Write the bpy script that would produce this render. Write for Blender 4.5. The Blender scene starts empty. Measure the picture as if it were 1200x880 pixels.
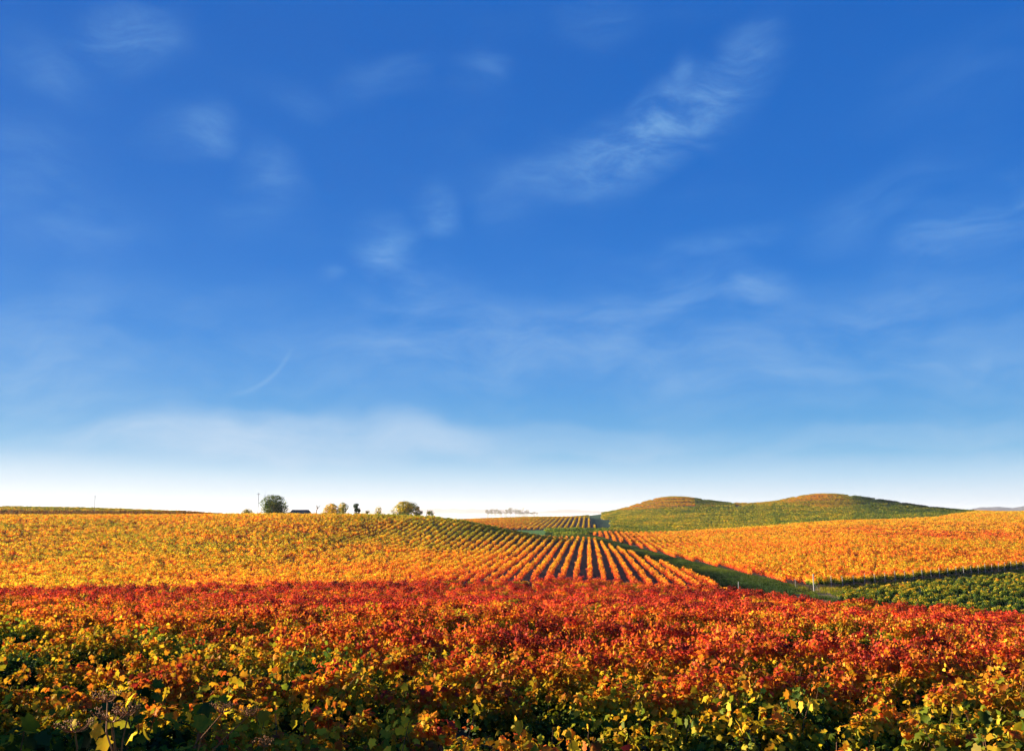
import bpy, bmesh, math, random
import numpy as np
from mathutils import Vector, Matrix
R = math.radians
rng = np.random.default_rng(7)
random.seed(7)
scene = bpy.context.scene
col = scene.collection

# ------------------------------------------------------------------ camera
F, HY, CY = 1000.0, 600.0, 440.0          # focal length in photo pixels, horizon row, centre row
P = math.atan((HY - CY) / F)
CP, SP = math.cos(P), math.sin(P)
CAMZ = 20.0
cam_d = bpy.data.cameras.new('camera')
cam = bpy.data.objects.new('camera', cam_d)
col.objects.link(cam)
cam.location = (0, 0, CAMZ)
cam.rotation_euler = (math.pi / 2 + P, 0, 0)
cam_d.sensor_fit = 'HORIZONTAL'
cam_d.sensor_width = 36
cam_d.lens = 36 * F / 1200
cam_d.clip_start = 0.1
cam_d.clip_end = 40000
scene.camera = cam

# ------------------------------------------------------------------ sun, sky, exposure
SUN_AZ, SUN_EL = -66.0, 8.6               # degrees from +Y towards +X, and above the horizon
sun_d = bpy.data.lights.new('sun', 'SUN')
sun_d.energy = 5.0
sun_d.angle = R(0.5)
sun_d.color = (1.0, 0.84, 0.62)
sun = bpy.data.objects.new('sun', sun_d)
col.objects.link(sun)
sun.location = (-60, 20, 60)
to_sun = Vector((math.sin(R(SUN_AZ)) * math.cos(R(SUN_EL)), math.cos(R(SUN_AZ)) * math.cos(R(SUN_EL)), math.sin(R(SUN_EL))))
sun.rotation_euler = to_sun.to_track_quat('Z', 'Y').to_euler()
scene.view_settings.view_transform = 'Standard'
scene.view_settings.look = 'None'
scene.view_settings.exposure = 2.0
scene.view_settings.gamma = 1.0
scene.view_settings.use_curve_mapping = False
EXPO = 2 ** 2.0

def lin(c):
    return tuple(((v / 255) / 12.92 if v / 255 <= 0.04045 else ((v / 255 + 0.055) / 1.055) ** 2.4) for v in c)

class NT:
    """small helper to write node trees"""
    def __init__(s, tree):
        s.t = tree; s.n = tree.nodes; s.l = tree.links
    def new(s, kind, **kw):
        n = s.n.new(kind)
        for k, v in kw.items():
            setattr(n, k, v)
        return n
    def put(s, sock, v):
        if v is None: return
        if hasattr(v, 'is_output'): s.l.new(v, sock)
        else: sock.default_value = v
    def math(s, op, a, b=None, c=None, clamp=False):
        n = s.new('ShaderNodeMath', operation=op, use_clamp=clamp)
        s.put(n.inputs[0], a); s.put(n.inputs[1], b); s.put(n.inputs[2], c)
        return n.outputs[0]
    def mix(s, f, a, b, mode='MIX'):
        n = s.new('ShaderNodeMix', data_type='RGBA', blend_type=mode)
        s.put(n.inputs['Factor'], f)
        for sock, v in ((n.inputs['A'], a), (n.inputs['B'], b)):
            pass
        ia = [i for i in n.inputs if i.name == 'A' and i.type == 'RGBA'][0]
        ib = [i for i in n.inputs if i.name == 'B' and i.type == 'RGBA'][0]
        s.put(ia, (*a, 1) if isinstance(a, tuple) and len(a) == 3 else a)
        s.put(ib, (*b, 1) if isinstance(b, tuple) and len(b) == 3 else b)
        return [o for o in n.outputs if o.type == 'RGBA'][0]
    def ramp(s, f, stops, interp='LINEAR'):
        n = s.new('ShaderNodeValToRGB')
        n.color_ramp.interpolation = interp
        e = n.color_ramp.elements
        while len(e) < len(stops): e.new(0.5)
        for el, (p, c) in zip(e, stops):
            el.position = p; el.color = (*c, 1) if len(c) == 3 else c
        s.put(n.inputs[0], f)
        return n.outputs[0]
    def noise(s, vec, scale, detail=3, rough=0.55, dist=0.0, out=0):
        n = s.new('ShaderNodeTexNoise')
        s.put(n.inputs['Vector'], vec)
        n.inputs['Scale'].default_value = scale
        n.inputs['Detail'].default_value = detail
        n.inputs['Roughness'].default_value = rough
        n.inputs['Distortion'].default_value = dist
        return n.outputs[out]
    def maprange(s, v, a, b, c=0.0, d=1.0, kind='SMOOTHSTEP'):
        n = s.new('ShaderNodeMapRange', interpolation_type=kind)
        s.put(n.inputs[0], v)
        for i, q in enumerate((a, b, c, d)): n.inputs[i + 1].default_value = q
        return n.outputs[0]
    def vmath(s, op, a, b=None):
        n = s.new('ShaderNodeVectorMath', operation=op)
        s.put(n.inputs[0], a); s.put(n.inputs[1], b)
        return n.outputs[0]

def ray(px, py):
    a = px - 600; b = CY - py
    return a, F * CP - b * SP, F * SP + b * CP
def at(px, py, d):
    a, y, z = ray(px, py)
    return a * d / y, d, z * d / y

# world: the physical sky, graded to the deep polarised blue of the day, with thin cirrus
world = bpy.data.worlds.new('World')
scene.world = world
world.use_nodes = True
w = NT(world.node_tree)
w.n.clear()
w_out = w.new('ShaderNodeOutputWorld')
w_bg = w.new('ShaderNodeBackground')
w_bg.inputs['Strength'].default_value = 0.1
w.l.new(w_bg.outputs[0], w_out.inputs[0])
sky = w.new('ShaderNodeTexSky', sky_type='NISHITA')
sky.sun_disc = False
sky.sun_elevation = R(SUN_EL)
sky.sun_rotation = R(SUN_AZ)
sky.altitude = 100; sky.air_density = 1.0; sky.dust_density = 0.6; sky.ozone_density = 2.0
tc = w.new('ShaderNodeTexCoord')
nrm = w.vmath('NORMALIZE', tc.outputs['Generated'])
sep = w.new('ShaderNodeSeparateXYZ'); w.l.new(nrm, sep.inputs[0])
el = w.math('ARCSINE', sep.outputs[2])                 # elevation, radians
az = w.math('ARCTAN2', sep.outputs[0], sep.outputs[1])  # azimuth, radians, 0 = +Y
def elev_of(py):                                        # elevation seen along the middle column
    return math.atan((HY - py) / F * 1.0) if False else math.atan2(*(lambda r: (r[2], r[1]))(ray(600, py)))
GR = [(612, (226, 234, 243)), (597, (236, 242, 249)), (580, (216, 233, 247)), (560, (180, 216, 242)), (534, (128, 188, 231)),
      (495, (94, 166, 225)), (450, (72, 150, 223)), (400, (54, 136, 219)), (320, (36, 120, 212)), (220, (26, 109, 203)), (60, (22, 101, 195))]
e0, e1 = elev_of(640), elev_of(40)
g = w.maprange(el, e0, e1, 0, 1, 'LINEAR')
grad = w.ramp(g, [((elev_of(p) - e0) / (e1 - e0), tuple(v / EXPO * 10 for v in lin(c))) for p, c in GR])
# thin veil: brightness of the physical sky keeps its own left-right fall-off
glow = w.math('MULTIPLY', w.maprange(az, -0.85, 0.45, 0.45, 0.0), w.math('MULTIPLY', w.maprange(el, elev_of(600), elev_of(575), 0.6, 1.0), w.maprange(el, elev_of(575), elev_of(525), 1.0, 0.0)))
grad = w.mix(glow, grad, tuple(v / EXPO * 10 for v in lin((250, 250, 250))))
base = w.mix(0.02, grad, sky.outputs[0])
# clouds -----------------------------------------------------------
vec2 = w.new('ShaderNodeCombineXYZ'); w.put(vec2.inputs[0], az); w.put(vec2.inputs[1], el)
warp = w.noise(vec2.outputs[0], 5.0, 3, 0.5, 0, 1)
wv = w.vmath('ADD', vec2.outputs[0], w.vmath('MULTIPLY', w.vmath('SUBTRACT', warp, (0.5, 0.5, 0.5)), (0.12, 0.10, 0.0)))
mp = w.new('ShaderNodeMapping'); w.l.new(wv, mp.inputs[0]); mp.inputs['Scale'].default_value = (0.75, 2.3, 1); mp.inputs['Rotation'].default_value = (0, 0, R(-24))
wisp = w.noise(mp.outputs[0], 13.0, 9, 0.66, 0.25)
wisp_f = w.maprange(wisp, 0.31, 0.70)
fine = w.noise(mp.outputs[0], 42.0, 5, 0.6, 0.3)
wisp_f = w.math('MULTIPLY', wisp_f, w.maprange(fine, 0.25, 0.75, 0.72, 1.14, 'LINEAR'))
PATCH = [  # px, py, half width, half height, tilt (degrees, up to the right), strength
 (150, 36, 52, 30, 15, .50), (72, 70, 46, 26, -20, .30), (228, 152, 42, 26, 10, .46), (318, 208, 34, 46, 20, .34), (300, 250, 40, 26, 30, .20),
 (362, 108, 32, 14, 0, .26), (455, 90, 44, 20, 10, .26), (565, 96, 34, 20, 20, .24), (100, 280, 66, 30, 5, .26), (40, 205, 70, 60, 0, .26),
 (506, 248, 26, 26, 30, .60), (440, 296, 34, 40, -30, .58), (480, 350, 70, 44, 0, .30), (700, 185, 60, 36, 25, .62), (770, 150, 84, 34, 32, .86), (835, 115, 66, 30, 30, .66),
 (884, 50, 30, 30, 40, .56), (806, 84, 20, 20, 0, .42), (640, 205, 70, 34, 25, .36), (700, 16, 40, 24, 0, .22), (1150, 262, 70, 32, 20, .46), (1030, 240, 80, 30, 15, .24),
 (870, 344, 54, 20, 5, .46), (780, 350, 90, 40, 10, .30), (955, 406, 36, 22, -25, .46), (1040, 372, 80, 30, 5, .28), (1080, 418, 130, 26, 0, .28), (725, 395, 60, 60, 10, .34),
 (560, 410, 190, 44, 4, .34), (850, 420, 210, 50, 0, .26), (30, 420, 90, 60, 0, .30), (372, 333, 14, 10, 0, .34), (830, 288, 110, 14, 8, .26), (1120, 100, 90, 34, 0, .12)]
tot = None
for px, py, rx, ry, tilt, k in PATCH:
    x, y, z = ray(px, py)
    a0 = math.atan2(x, y); l0 = math.atan2(z, math.hypot(x, y))
    m = w.new('ShaderNodeMapping', vector_type='TEXTURE')
    w.l.new(wv, m.inputs[0])
    m.inputs['Location'].default_value = (a0, l0, 0)
    m.inputs['Rotation'].default_value = (0, 0, R(tilt))
    m.inputs['Scale'].default_value = (rx / F * 1.35, ry / F * 1.35, 1)
    n = w.new('ShaderNodeVectorMath', operation='LENGTH'); w.l.new(m.outputs[0], n.inputs[0])
    f = w.maprange(n.outputs['Value'], 0.0, 1.25, k, 0.0)
    tot = f if tot is None else w.math('MAXIMUM', tot, f)
cl = w.math('MULTIPLY', tot, w.math('MULTIPLY_ADD', wisp_f, 0.85, 0.12))
gen = w.math('MULTIPLY', w.maprange(w.noise(mp.outputs[0], 4.0, 6, 0.6, 0.2), 0.5, 0.8), 0.10)   # a little everywhere, in and out of frame
cl = w.math('MULTIPLY', cl, 1.05)
low = w.math('MULTIPLY', w.maprange(el, elev_of(300), elev_of(400), 0.0, 1.0), w.maprange(w.noise(mp.outputs[0], 6.5, 7, 0.62, 0.3), 0.36, 0.72))
cl = w.math('ADD', w.math('ADD', cl, gen), w.math('MULTIPLY', low, 0.20))
# low veil bands with soft upper edges near the horizon
def band(px, py, rx, ry, k, tilt=0):
    x, y, z = ray(px, py)
    m = w.new('ShaderNodeMapping', vector_type='TEXTURE'); w.l.new(wv, m.inputs[0])
    m.inputs['Location'].default_value = (math.atan2(x, y), math.atan2(z, math.hypot(x, y)), 0)
    m.inputs['Rotation'].default_value = (0, 0, R(tilt)); m.inputs['Scale'].default_value = (rx / F, ry / F, 1)
    n = w.new('ShaderNodeVectorMath', operation='LENGTH'); w.l.new(m.outputs[0], n.inputs[0])
    return w.maprange(n.outputs['Value'], 0.55, 1.08, k, 0.0)
veil = w.math('ADD', band(360, 512, 240, 40, .40), band(150, 520, 260, 34, .22, 3))
veil = w.math('MULTIPLY', w.math('ADD', veil, 0.0), w.math('MULTIPLY_ADD', wisp_f, 0.5, 0.9)); veil = w.math('ADD', veil, band(640, 515, 230, 28, .20)); veil = w.math('ADD', veil, band(1050, 508, 200, 14, .12, 6))
# a fading contrail arc, low on the left
x, y, z = ray(258, 375)
m = w.new('ShaderNodeMapping', vector_type='TEXTURE'); w.l.new(vec2.outputs[0], m.inputs[0])
m.inputs['Location'].default_value = (math.atan2(x, y), math.atan2(z, math.hypot(x, y)), 0); m.inputs['Scale'].default_value = (1 / F, 1 / F, 1)
sp = w.new('ShaderNodeSeparateXYZ'); w.l.new(m.outputs[0], sp.inputs[0])
rr = w.new('ShaderNodeVectorMath', operation='LENGTH'); w.l.new(m.outputs[0], rr.inputs[0])
arc = w.maprange(w.math('ABSOLUTE', w.math('SUBTRACT', rr.outputs['Value'], 84.0)), 0.0, 4.5, 1.0, 0.0)
arc = w.math('MULTIPLY', arc, w.maprange(sp.outputs[0], -5, 50)); arc = w.math('MULTIPLY', arc, w.maprange(sp.outputs[1], -20, -45))
arc = w.math('MULTIPLY', arc, 0.17)
cl = w.math('ADD', w.math('ADD', cl, veil), arc, clamp=True)
white = w.ramp(g, [(0.0, tuple(v / EXPO * 10 for v in lin((232, 238, 246)))), (0.30, tuple(v / EXPO * 10 for v in lin((182, 212, 240)))), (0.6, tuple(v / EXPO * 10 for v in lin((140, 192, 236))))])
sky_c = w.mix(w.math('MULTIPLY', cl, 0.80), base, white)
w.l.new(sky_c, w_bg.inputs['Color'])
VH=1.75
CTRL=[ # px,py,d,kind  (c canopy top, g ground)
(-300,880,5.5,'c'),(0,880,6,'c'),(600,880,7.6,'c'),(1200,880,9,'c'),(1500,880,9.5,'c'),
(0,790,14,'c'),(600,780,17,'c'),(1200,780,19,'c'),
(0,742,25,'c'),(600,737,31,'c'),(1200,745,33,'c'),
(0,705,60,'c'),(600,702,62,'c'),(900,711,56,'c'),(1200,726,54,'c'),(-300,705,60,'c'),(1500,735,50,'c'),
(0,687,108,'c'),(300,681,120,'c'),(600,678,132,'c'),(720,678,133,'c'),(830,687,112,'c'),(950,698,92,'c'),(1100,709,82,'c'),(1200,716,76,'c'),(1500,730,68,'c'),(-300,690,105,'c'),
(950,692,133,'g'),(1000,699,118,'g'),(1050,680,160,'g'),(1190,667,196,'g'),(1120,712,105,'g'),(1200,700,120,'g'),(1500,720,95,'g'),(1500,680,160,'g'),
(850,690,132,'g'),(800,668,180,'g'),(760,656,218,'g'),(720,643,290,'g'),(690,629,385,'g'),
(640,680,146,'g'),(740,682,146,'g'),(700,650,225,'g'),
(0,602,340,'c'),(150,602,340,'c'),(300,600.5,340,'c'),(440,601,330,'c'),(520,604,328,'c'),(560,611,322,'c'),(600,619,325,'c'),(640,627,340,'c'),
(-300,604,340,'c'),(-300,650,180,'c'),
(0,665,160,'c'),(0,635,225,'c'),(300,658,180,'c'),(300,626,250,'c'),(450,646,208,'c'),(450,617,280,'c'),(550,640,230,'c'),(150,615,285,'c'),
(0,605,430,'c'),(200,604,430,'c'),(-300,605,430,'c'),(420,612,420,'c'),(520,618,400,'c'),(590,625,410,'c'),
(0,592.5,540,'c'),(100,594,530,'c'),(230,598.5,500,'c'),(-300,591,540,'c'),(0,610,750,'c'),(200,610,750,'c'),(350,612,600,'c'),(450,612,600,'c'),
(650,624,430,'g'),(600,626,430,'g'),(560,617,480,'c'),(640,617,485,'c'),(700,616,490,'c'),(600,606,700,'c'),(680,604,720,'c'),(640,604,850,'c'),(500,609,800,'c'),(640,611,1100,'g'),(500,611,1100,'g'),
(1000,652,205,'c'),(1000,632,270,'c'),(860,645,250,'c'),(860,630,330,'c'),(1000,616,400,'c'),(1000,608.5,490,'c'),(1000,609,530,'c'),(860,617.5,450,'c'),(860,618,500,'c'),(770,624,420,'c'),
(1200,641,270,'c'),(1200,618,400,'c'),(1200,599.5,640,'c'),(1130,601,600,'c'),(1200,597.5,900,'c'),(1160,598.5,850,'c'),(1500,640,270,'c'),(1500,600,640,'c'),(1500,597,900,'c'),
(760,619,500,'c'),(780,606,640,'c'),(700,606,760,'c'),(700,603.5,850,'c'),
(740,592.5,850,'c'),(765,584,850,'c'),(790,580.5,850,'c'),(815,583,850,'c'),(850,588,850,'c'),(880,590,850,'c'),(790,596,740,'c'),(850,600,680,'c'),(790,600,1050,'c'),(690,604,1000,'c'),
(910,586,820,'c'),(940,579.5,820,'c'),(968,577.5,820,'c'),(1000,580,815,'c'),(1050,587,790,'c'),(1130,598.5,720,'c'),(968,594,690,'c'),(900,601,650,'c'),(1050,601,630,'c'),(968,600,1050,'c'),(1080,602,980,'c'),
]
def tri(az):
    s=np.sign(az); a=np.abs(az); L=0.72
    return np.where(a<L,az,s*L*(math.pi-a)/(math.pi-L))
_c=[]
for px,py,d,k in CTRL:
    x,y,z=at(px,py,d); _c.append((math.atan2(x,y),math.log(math.hypot(x,y)),z-(VH if k=='c' else 0)))
_c=np.array(_c)
KA=1.6
Pn=np.c_[tri(_c[:,0])*KA,_c[:,1]]
def phi(r): 
    return np.where(r>0,r*r*np.log(np.maximum(r,1e-9)),0)
def fit(Pn,v,lam=0.0004):
    n=len(Pn); D=np.linalg.norm(Pn[:,None]-Pn[None],axis=2)
    A=np.zeros((n+3,n+3)); A[:n,:n]=phi(D)+lam*np.eye(n)
    A[:n,n]=1; A[:n,n+1:]=Pn; A[n,:n]=1; A[n+1:,:n]=Pn.T
    return np.linalg.solve(A,np.r_[v,0,0,0])
# fit angle-like value z/d (keeps precision in picture terms)
_v=_c[:,2]/np.exp(_c[:,1])
W=fit(Pn,_c[:,2])
PLAIN=-14.0
def height(x,y):
    x=np.atleast_1d(np.asarray(x,float)); y=np.atleast_1d(np.asarray(y,float))
    out=np.empty_like(x)
    for i in range(0,len(x),20000):
        X=x[i:i+20000];Y=y[i:i+20000]
        d=np.hypot(X,Y); q=np.c_[tri(np.arctan2(X,Y))*KA,np.log(np.clip(d,4.5,1300))]
        R=np.linalg.norm(q[:,None]-Pn[None],axis=2)
        h=phi(R)@W[:-3]+W[-3]+q@W[-2:]
        t=np.clip((4.5-d)/4.5,0,1)[...]; h=h*(1-t)+(-3.7)*t
        s=np.clip((d-950)/350,0,1); s=s*s*(3-2*s); h=h*(1-s)+PLAIN*s
        out[i:i+20000]=h
    return out+CAMZ
def proj(x,y,z):
    z=z-CAMZ; f=y*CP+z*SP; u=-y*SP+z*CP
    return 600+F*x/f, CY-F*u/f
# ------------------------------------------------------------------ object helpers
def tag(o, label=None, cat=None, group=None, kind=None):
    if label: o['label'] = label
    if cat: o['category'] = cat
    if group: o['group'] = group
    if kind: o['kind'] = kind
    return o
def link(name, data, parent=None, loc=(0, 0, 0), rz=0.0, scale=1.0):
    o = bpy.data.objects.new(name, data)
    col.objects.link(o)
    o.location = loc; o.rotation_euler = (0, 0, rz)
    if scale != 1.0: o.scale = (scale,) * 3
    if parent: o.parent = parent
    return o
def mesh_np(name, co, faces, mat=None, attrs=None, smooth=False):
    """co (n,3) array, faces = (m,k) array or list of tuples"""
    me = bpy.data.meshes.new(name)
    if isinstance(faces, np.ndarray):
        m_, k = faces.shape
        me.vertices.add(len(co)); me.vertices.foreach_set('co', np.asarray(co, np.float32).ravel())
        me.loops.add(m_ * k); me.loops.foreach_set('vertex_index', faces.astype(np.int32).ravel())
        me.polygons.add(m_); me.polygons.foreach_set('loop_start', np.arange(0, m_ * k, k, dtype=np.int32))
        me.update(calc_edges=True)
    else:
        me.from_pydata([tuple(c) for c in co], [], [tuple(f) for f in faces]); me.update()
    if smooth: me.polygons.foreach_set('use_smooth', np.ones(len(me.polygons), bool))
    for k, (typ, arr) in (attrs or {}).items():
        a = me.attributes.new(k, typ, 'POINT')
        a.data.foreach_set('vector' if typ == 'FLOAT_VECTOR' else 'value', np.asarray(arr, np.float32).ravel())
    if mat: me.materials.append(mat)
    return me
class MB:
    """collects shapes, then gives one mesh"""
    def __init__(s): s.v = []; s.f = []
    def add(s, vs, fs):
        b = len(s.v); s.v += [tuple(v) for v in vs]; s.f += [tuple(i + b for i in f) for f in fs]
    def tube(s, pts, rad, n=6, cap=True):
        pts = [Vector(p) for p in pts]
        rad = rad if isinstance(rad, (list, tuple)) else [rad] * len(pts)
        vs, fs = [], []
        for i, p in enumerate(pts):
            t = (pts[min(i + 1, len(pts) - 1)] - pts[max(i - 1, 0)]).normalized()
            a = t.orthogonal().normalized() if i == 0 else (a - t * a.dot(t)).normalized()
            b_ = t.cross(a)
            for j in range(n):
                q = 2 * math.pi * j / n
                vs.append(p + (a * math.cos(q) + b_ * math.sin(q)) * rad[i])
        for i in range(len(pts) - 1):
            for j in range(n):
                fs.append((i * n + j, i * n + (j + 1) % n, (i + 1) * n + (j + 1) % n, (i + 1) * n + j))
        if cap:
            fs.append(tuple(range(n))[::-1]); fs.append(tuple((len(pts) - 1) * n + j for j in range(n)))
        s.add(vs, fs)
    def box(s, c, d, rz=0):
        vs = []
        for z in (-.5, .5):
            for x, y in ((-.5, -.5), (.5, -.5), (.5, .5), (-.5, .5)):
                X, Y = x * d[0], y * d[1]
                vs.append((c[0] + X * math.cos(rz) - Y * math.sin(rz), c[1] + X * math.sin(rz) + Y * math.cos(rz), c[2] + z * d[2]))
        s.add(vs, [(3, 2, 1, 0), (4, 5, 6, 7), (0, 1, 5, 4), (1, 2, 6, 5), (2, 3, 7, 6), (3, 0, 4, 7)])
    def blob(s, c, r, n=5):
        vs = [(c[0], c[1], c[2] + r)] + [(c[0] + r * math.cos(6.283 * i / n), c[1] + r * math.sin(6.283 * i / n), c[2]) for i in range(n)] + [(c[0], c[1], c[2] - r)]
        s.add(vs, [(0, i + 1, (i + 1) % n + 1) for i in range(n)] + [(n + 1, (i + 1) % n + 1, i + 1) for i in range(n)])
    def mesh(s, name, mat, smooth=False): return mesh_np(name, s.v, s.f, mat, None, smooth)

# ------------------------------------------------------------------ materials
def material(name):
    m = bpy.data.materials.new(name); m.use_nodes = True
    t = NT(m.node_tree); t.n.clear()
    out = t.new('ShaderNodeOutputMaterial')
    return m, t, out
def attr(t, name, kind='GEOMETRY'):
    return t.new('ShaderNodeAttribute', attribute_type=kind, attribute_name=name)

RAMP = [(0.0, (0.022, 0.055, 0.012)), (0.16, (0.045, 0.105, 0.018)), (0.32, (0.22, 0.27, 0.014)), (0.45, (0.74, 0.50, 0.022)), (0.56, (0.82, 0.33, 0.016)),
        (0.68, (0.78, 0.155, 0.018)), (0.80, (0.70, 0.065, 0.032)), (0.92, (0.40, 0.028, 0.022)), (1.0, (0.15, 0.028, 0.015))]
def leaf_material(name='vine_leaf', transl=0.38):
    m, t, out = material(name)
    ti = attr(t, 'tint', 'INSTANCER'); tg = attr(t, 'gtint'); lt = attr(t, 'lt')
    tv = t.vmath('ADD', ti.outputs['Vector'], tg.outputs['Vector'])
    s = t.new('ShaderNodeSeparateXYZ'); t.l.new(tv, s.inputs[0])
    geo = t.new('ShaderNodeNewGeometry'); oi = t.new('ShaderNodeObjectInfo')
    rnd = t.math('FRACT', t.math('ADD', geo.outputs['Random Per Island'], oi.outputs['Random']))
    rnd2 = t.math('FRACT', t.math('MULTIPLY', rnd, 17.31))
    n1 = t.noise(geo.outputs['Position'], 0.9, 2)
    n2 = t.noise(geo.outputs['Position'], 28.0, 2)
    x = t.math('ADD', s.outputs[0], lt.outputs['Fac'])
    x = t.math('ADD', x, t.math('MULTIPLY', t.math('SUBTRACT', rnd, 0.5), s.outputs[1]))
    x = t.math('ADD', x, t.math('MULTIPLY', t.math('SUBTRACT', n1, 0.5), t.math('MULTIPLY', s.outputs[1], 1.2)))
    x = t.math('ADD', x, t.math('MULTIPLY', t.math('SUBTRACT', n2, 0.5), 0.16), clamp=True)
    c = t.ramp(x, RAMP)
    br = t.math('MULTIPLY', t.math('MULTIPLY_ADD', rnd2, 0.62, 0.58), s.outputs[2])
    mul = t.new('ShaderNodeCombineXYZ')
    for i in range(3): t.put(mul.inputs[i], br)
    c = t.vmath('MULTIPLY', c, mul.outputs[0])
    d = t.new('ShaderNodeBsdfDiffuse'); tr = t.new('ShaderNodeBsdfTranslucent'); gl = t.new('ShaderNodeBsdfGlossy')
    t.put(d.inputs[0], c); t.put(tr.inputs[0], c)
    gl.inputs['Roughness'].default_value = 0.55; t.put(gl.inputs[0], (0.9, 0.9, 0.9, 1))
    m1 = t.new('ShaderNodeMixShader'); m1.inputs[0].default_value = transl
    t.l.new(d.outputs[0], m1.inputs[1]); t.l.new(tr.outputs[0], m1.inputs[2])
    m2 = t.new('ShaderNodeMixShader'); m2.inputs[0].default_value = 0.007
    t.l.new(m1.outputs[0], m2.inputs[1]); t.l.new(gl.outputs[0], m2.inputs[2])
    t.l.new(m2.outputs[0], out.inputs[0])
    return m
M_LEAF = leaf_material()
def simple(name, c1, c2, scale=8.0, rough=0.8, stretch=(1, 1, 1), bump=0.2):
    m, t, out = material(name)
    tc_ = t.new('ShaderNodeTexCoord'); mp_ = t.new('ShaderNodeMapping'); mp_.inputs['Scale'].default_value = stretch
    t.l.new(tc_.outputs['Object'], mp_.inputs[0])
    n = t.noise(mp_.outputs[0], scale, 5, 0.6)
    c = t.ramp(n, [(0.3, c1), (0.7, c2)])
    b = t.new('ShaderNodeBsdfPrincipled'); t.put(b.inputs['Base Color'], c); b.inputs['Roughness'].default_value = rough; b.inputs['Specular IOR Level'].default_value = 0.5 if rough < .3 else 0.12
    bp = t.new('ShaderNodeBump'); bp.inputs['Strength'].default_value = bump; t.put(bp.inputs['Height'], n); t.l.new(bp.outputs[0], b.inputs['Normal'])
    t.l.new(b.outputs[0], out.inputs[0])
    return m
M_BARK = simple('vine_bark', (0.045, 0.028, 0.02), (0.13, 0.09, 0.06), 30, 0.9, (1, 1, 0.2), 0.6)
M_CANE = simple('cane_bark', (0.10, 0.045, 0.02), (0.22, 0.11, 0.05), 20, 0.7, (1, 1, 0.2))
M_POST = simple('weathered_post_wood', (0.22, 0.20, 0.17), (0.42, 0.39, 0.34), 12, 0.85, (1, 1, 0.15))
M_WHITE = simple('whitewashed_wood', (0.34, 0.33, 0.30), (0.5, 0.49, 0.46), 12, 0.7, (1, 1, 0.15))
M_DRY = simple('dry_umbel_stalk', (0.16, 0.055, 0.014), (0.38, 0.15, 0.04), 25, 0.8)
M_ROOF = simple('slate_roof', (0.07, 0.055, 0.045), (0.13, 0.10, 0.08), 3, 0.8)
M_WALL = simple('rendered_wall', (0.45, 0.40, 0.33), (0.6, 0.55, 0.46), 2, 0.9)
M_GLASS = simple('dark_window_glass', (0.02, 0.025, 0.03), (0.05, 0.055, 0.06), 2, 0.1, bump=0)
M_STONE = simple('far_forest_slope', (0.05, 0.045, 0.05), (0.10, 0.085, 0.085), 0.01, 0.95, bump=0)
def ground_material():
    m, t, out = material('field_soil_and_grass')
    a = attr(t, 'gcol'); geo = t.new('ShaderNodeNewGeometry')
    n = t.noise(geo.outputs['Position'], 0.6, 6, 0.65); n2 = t.noise(geo.outputs['Position'], 6.0, 4, 0.6)
    f = t.math('MULTIPLY_ADD', n, 1.1, 0.45); f = t.math('MULTIPLY', f, t.math('MULTIPLY_ADD', n2, 0.9, 0.55))
    mul = t.new('ShaderNodeCombineXYZ')
    for i in range(3): t.put(mul.inputs[i], f)
    c = t.vmath('MULTIPLY', a.outputs['Vector'], mul.outputs[0])
    b = t.new('ShaderNodeBsdfPrincipled'); t.put(b.inputs['Base Color'], c); b.inputs['Roughness'].default_value = 0.95
    b.inputs['Specular IOR Level'].default_value = 0.1
    bp = t.new('ShaderNodeBump'); bp.inputs['Strength'].default_value = 0.9; bp.inputs['Distance'].default_value = 0.25
    t.put(bp.inputs['Height'], n2); t.l.new(bp.outputs[0], b.inputs['Normal'])
    t.l.new(b.outputs[0], out.inputs[0])
    return m
M_GROUND = ground_material()

# ------------------------------------------------------------------ field boundaries (plan)
A_EDGE = np.array([(-900, 108), (-300, 110), (0, 112), (300, 124), (600, 136), (720, 138), (830, 118), (950, 96), (1100, 86), (1200, 80), (1500, 70), (2200, 60)], float)
def pxh(x, y): return 600 + 1013 * x / np.maximum(y, 0.5)
def a_edge(px): return np.interp(px, A_EDGE[:, 0], A_EDGE[:, 1])
def inpoly(px, d, poly):
    poly = np.array(poly, float); X, Y = poly[:, 0], np.log(poly[:, 1]); q = np.log(np.maximum(d, 1.0))
    ins = np.zeros(np.shape(px), bool); n = len(X); j = n - 1
    for i in range(n):
        c = ((Y[i] > q) != (Y[j] > q)) & (px < (X[j] - X[i]) * (q - Y[i]) / (Y[j] - Y[i] + 1e-12) + X[i])
        ins ^= c; j = i
    return ins
B_POLY = [(-800, 100), (870, 100), (836, 132), (814, 154), (788, 185), (753, 218), (718, 290), (694, 362), (664, 372), (600, 362), (540, 375), (-800, 380)]
C_POLY = [(945, 136), (926, 144), (860, 176), (788, 236), (727, 340), (693, 402), (700, 425), (760, 442), (860, 484), (1000, 525), (1100, 570), (1132, 640), (1150, 880), (1200, 930), (1700, 930), (1640, 600),
          (1500, 495), (1400, 333), (1300, 251), (1200, 200), (1120, 174), (1050, 157)]
J_POLY = [(978, 60), (978, 120), (1000, 127), (1050, 137), (1120, 152), (1200, 173), (1300, 212), (1400, 270), (1700, 300), (1700, 60)]
F_POLY = [(470, 480), (560, 482), (640, 486), (701, 490), (692, 600), (686, 742), (600, 752), (470, 760)]
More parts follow.
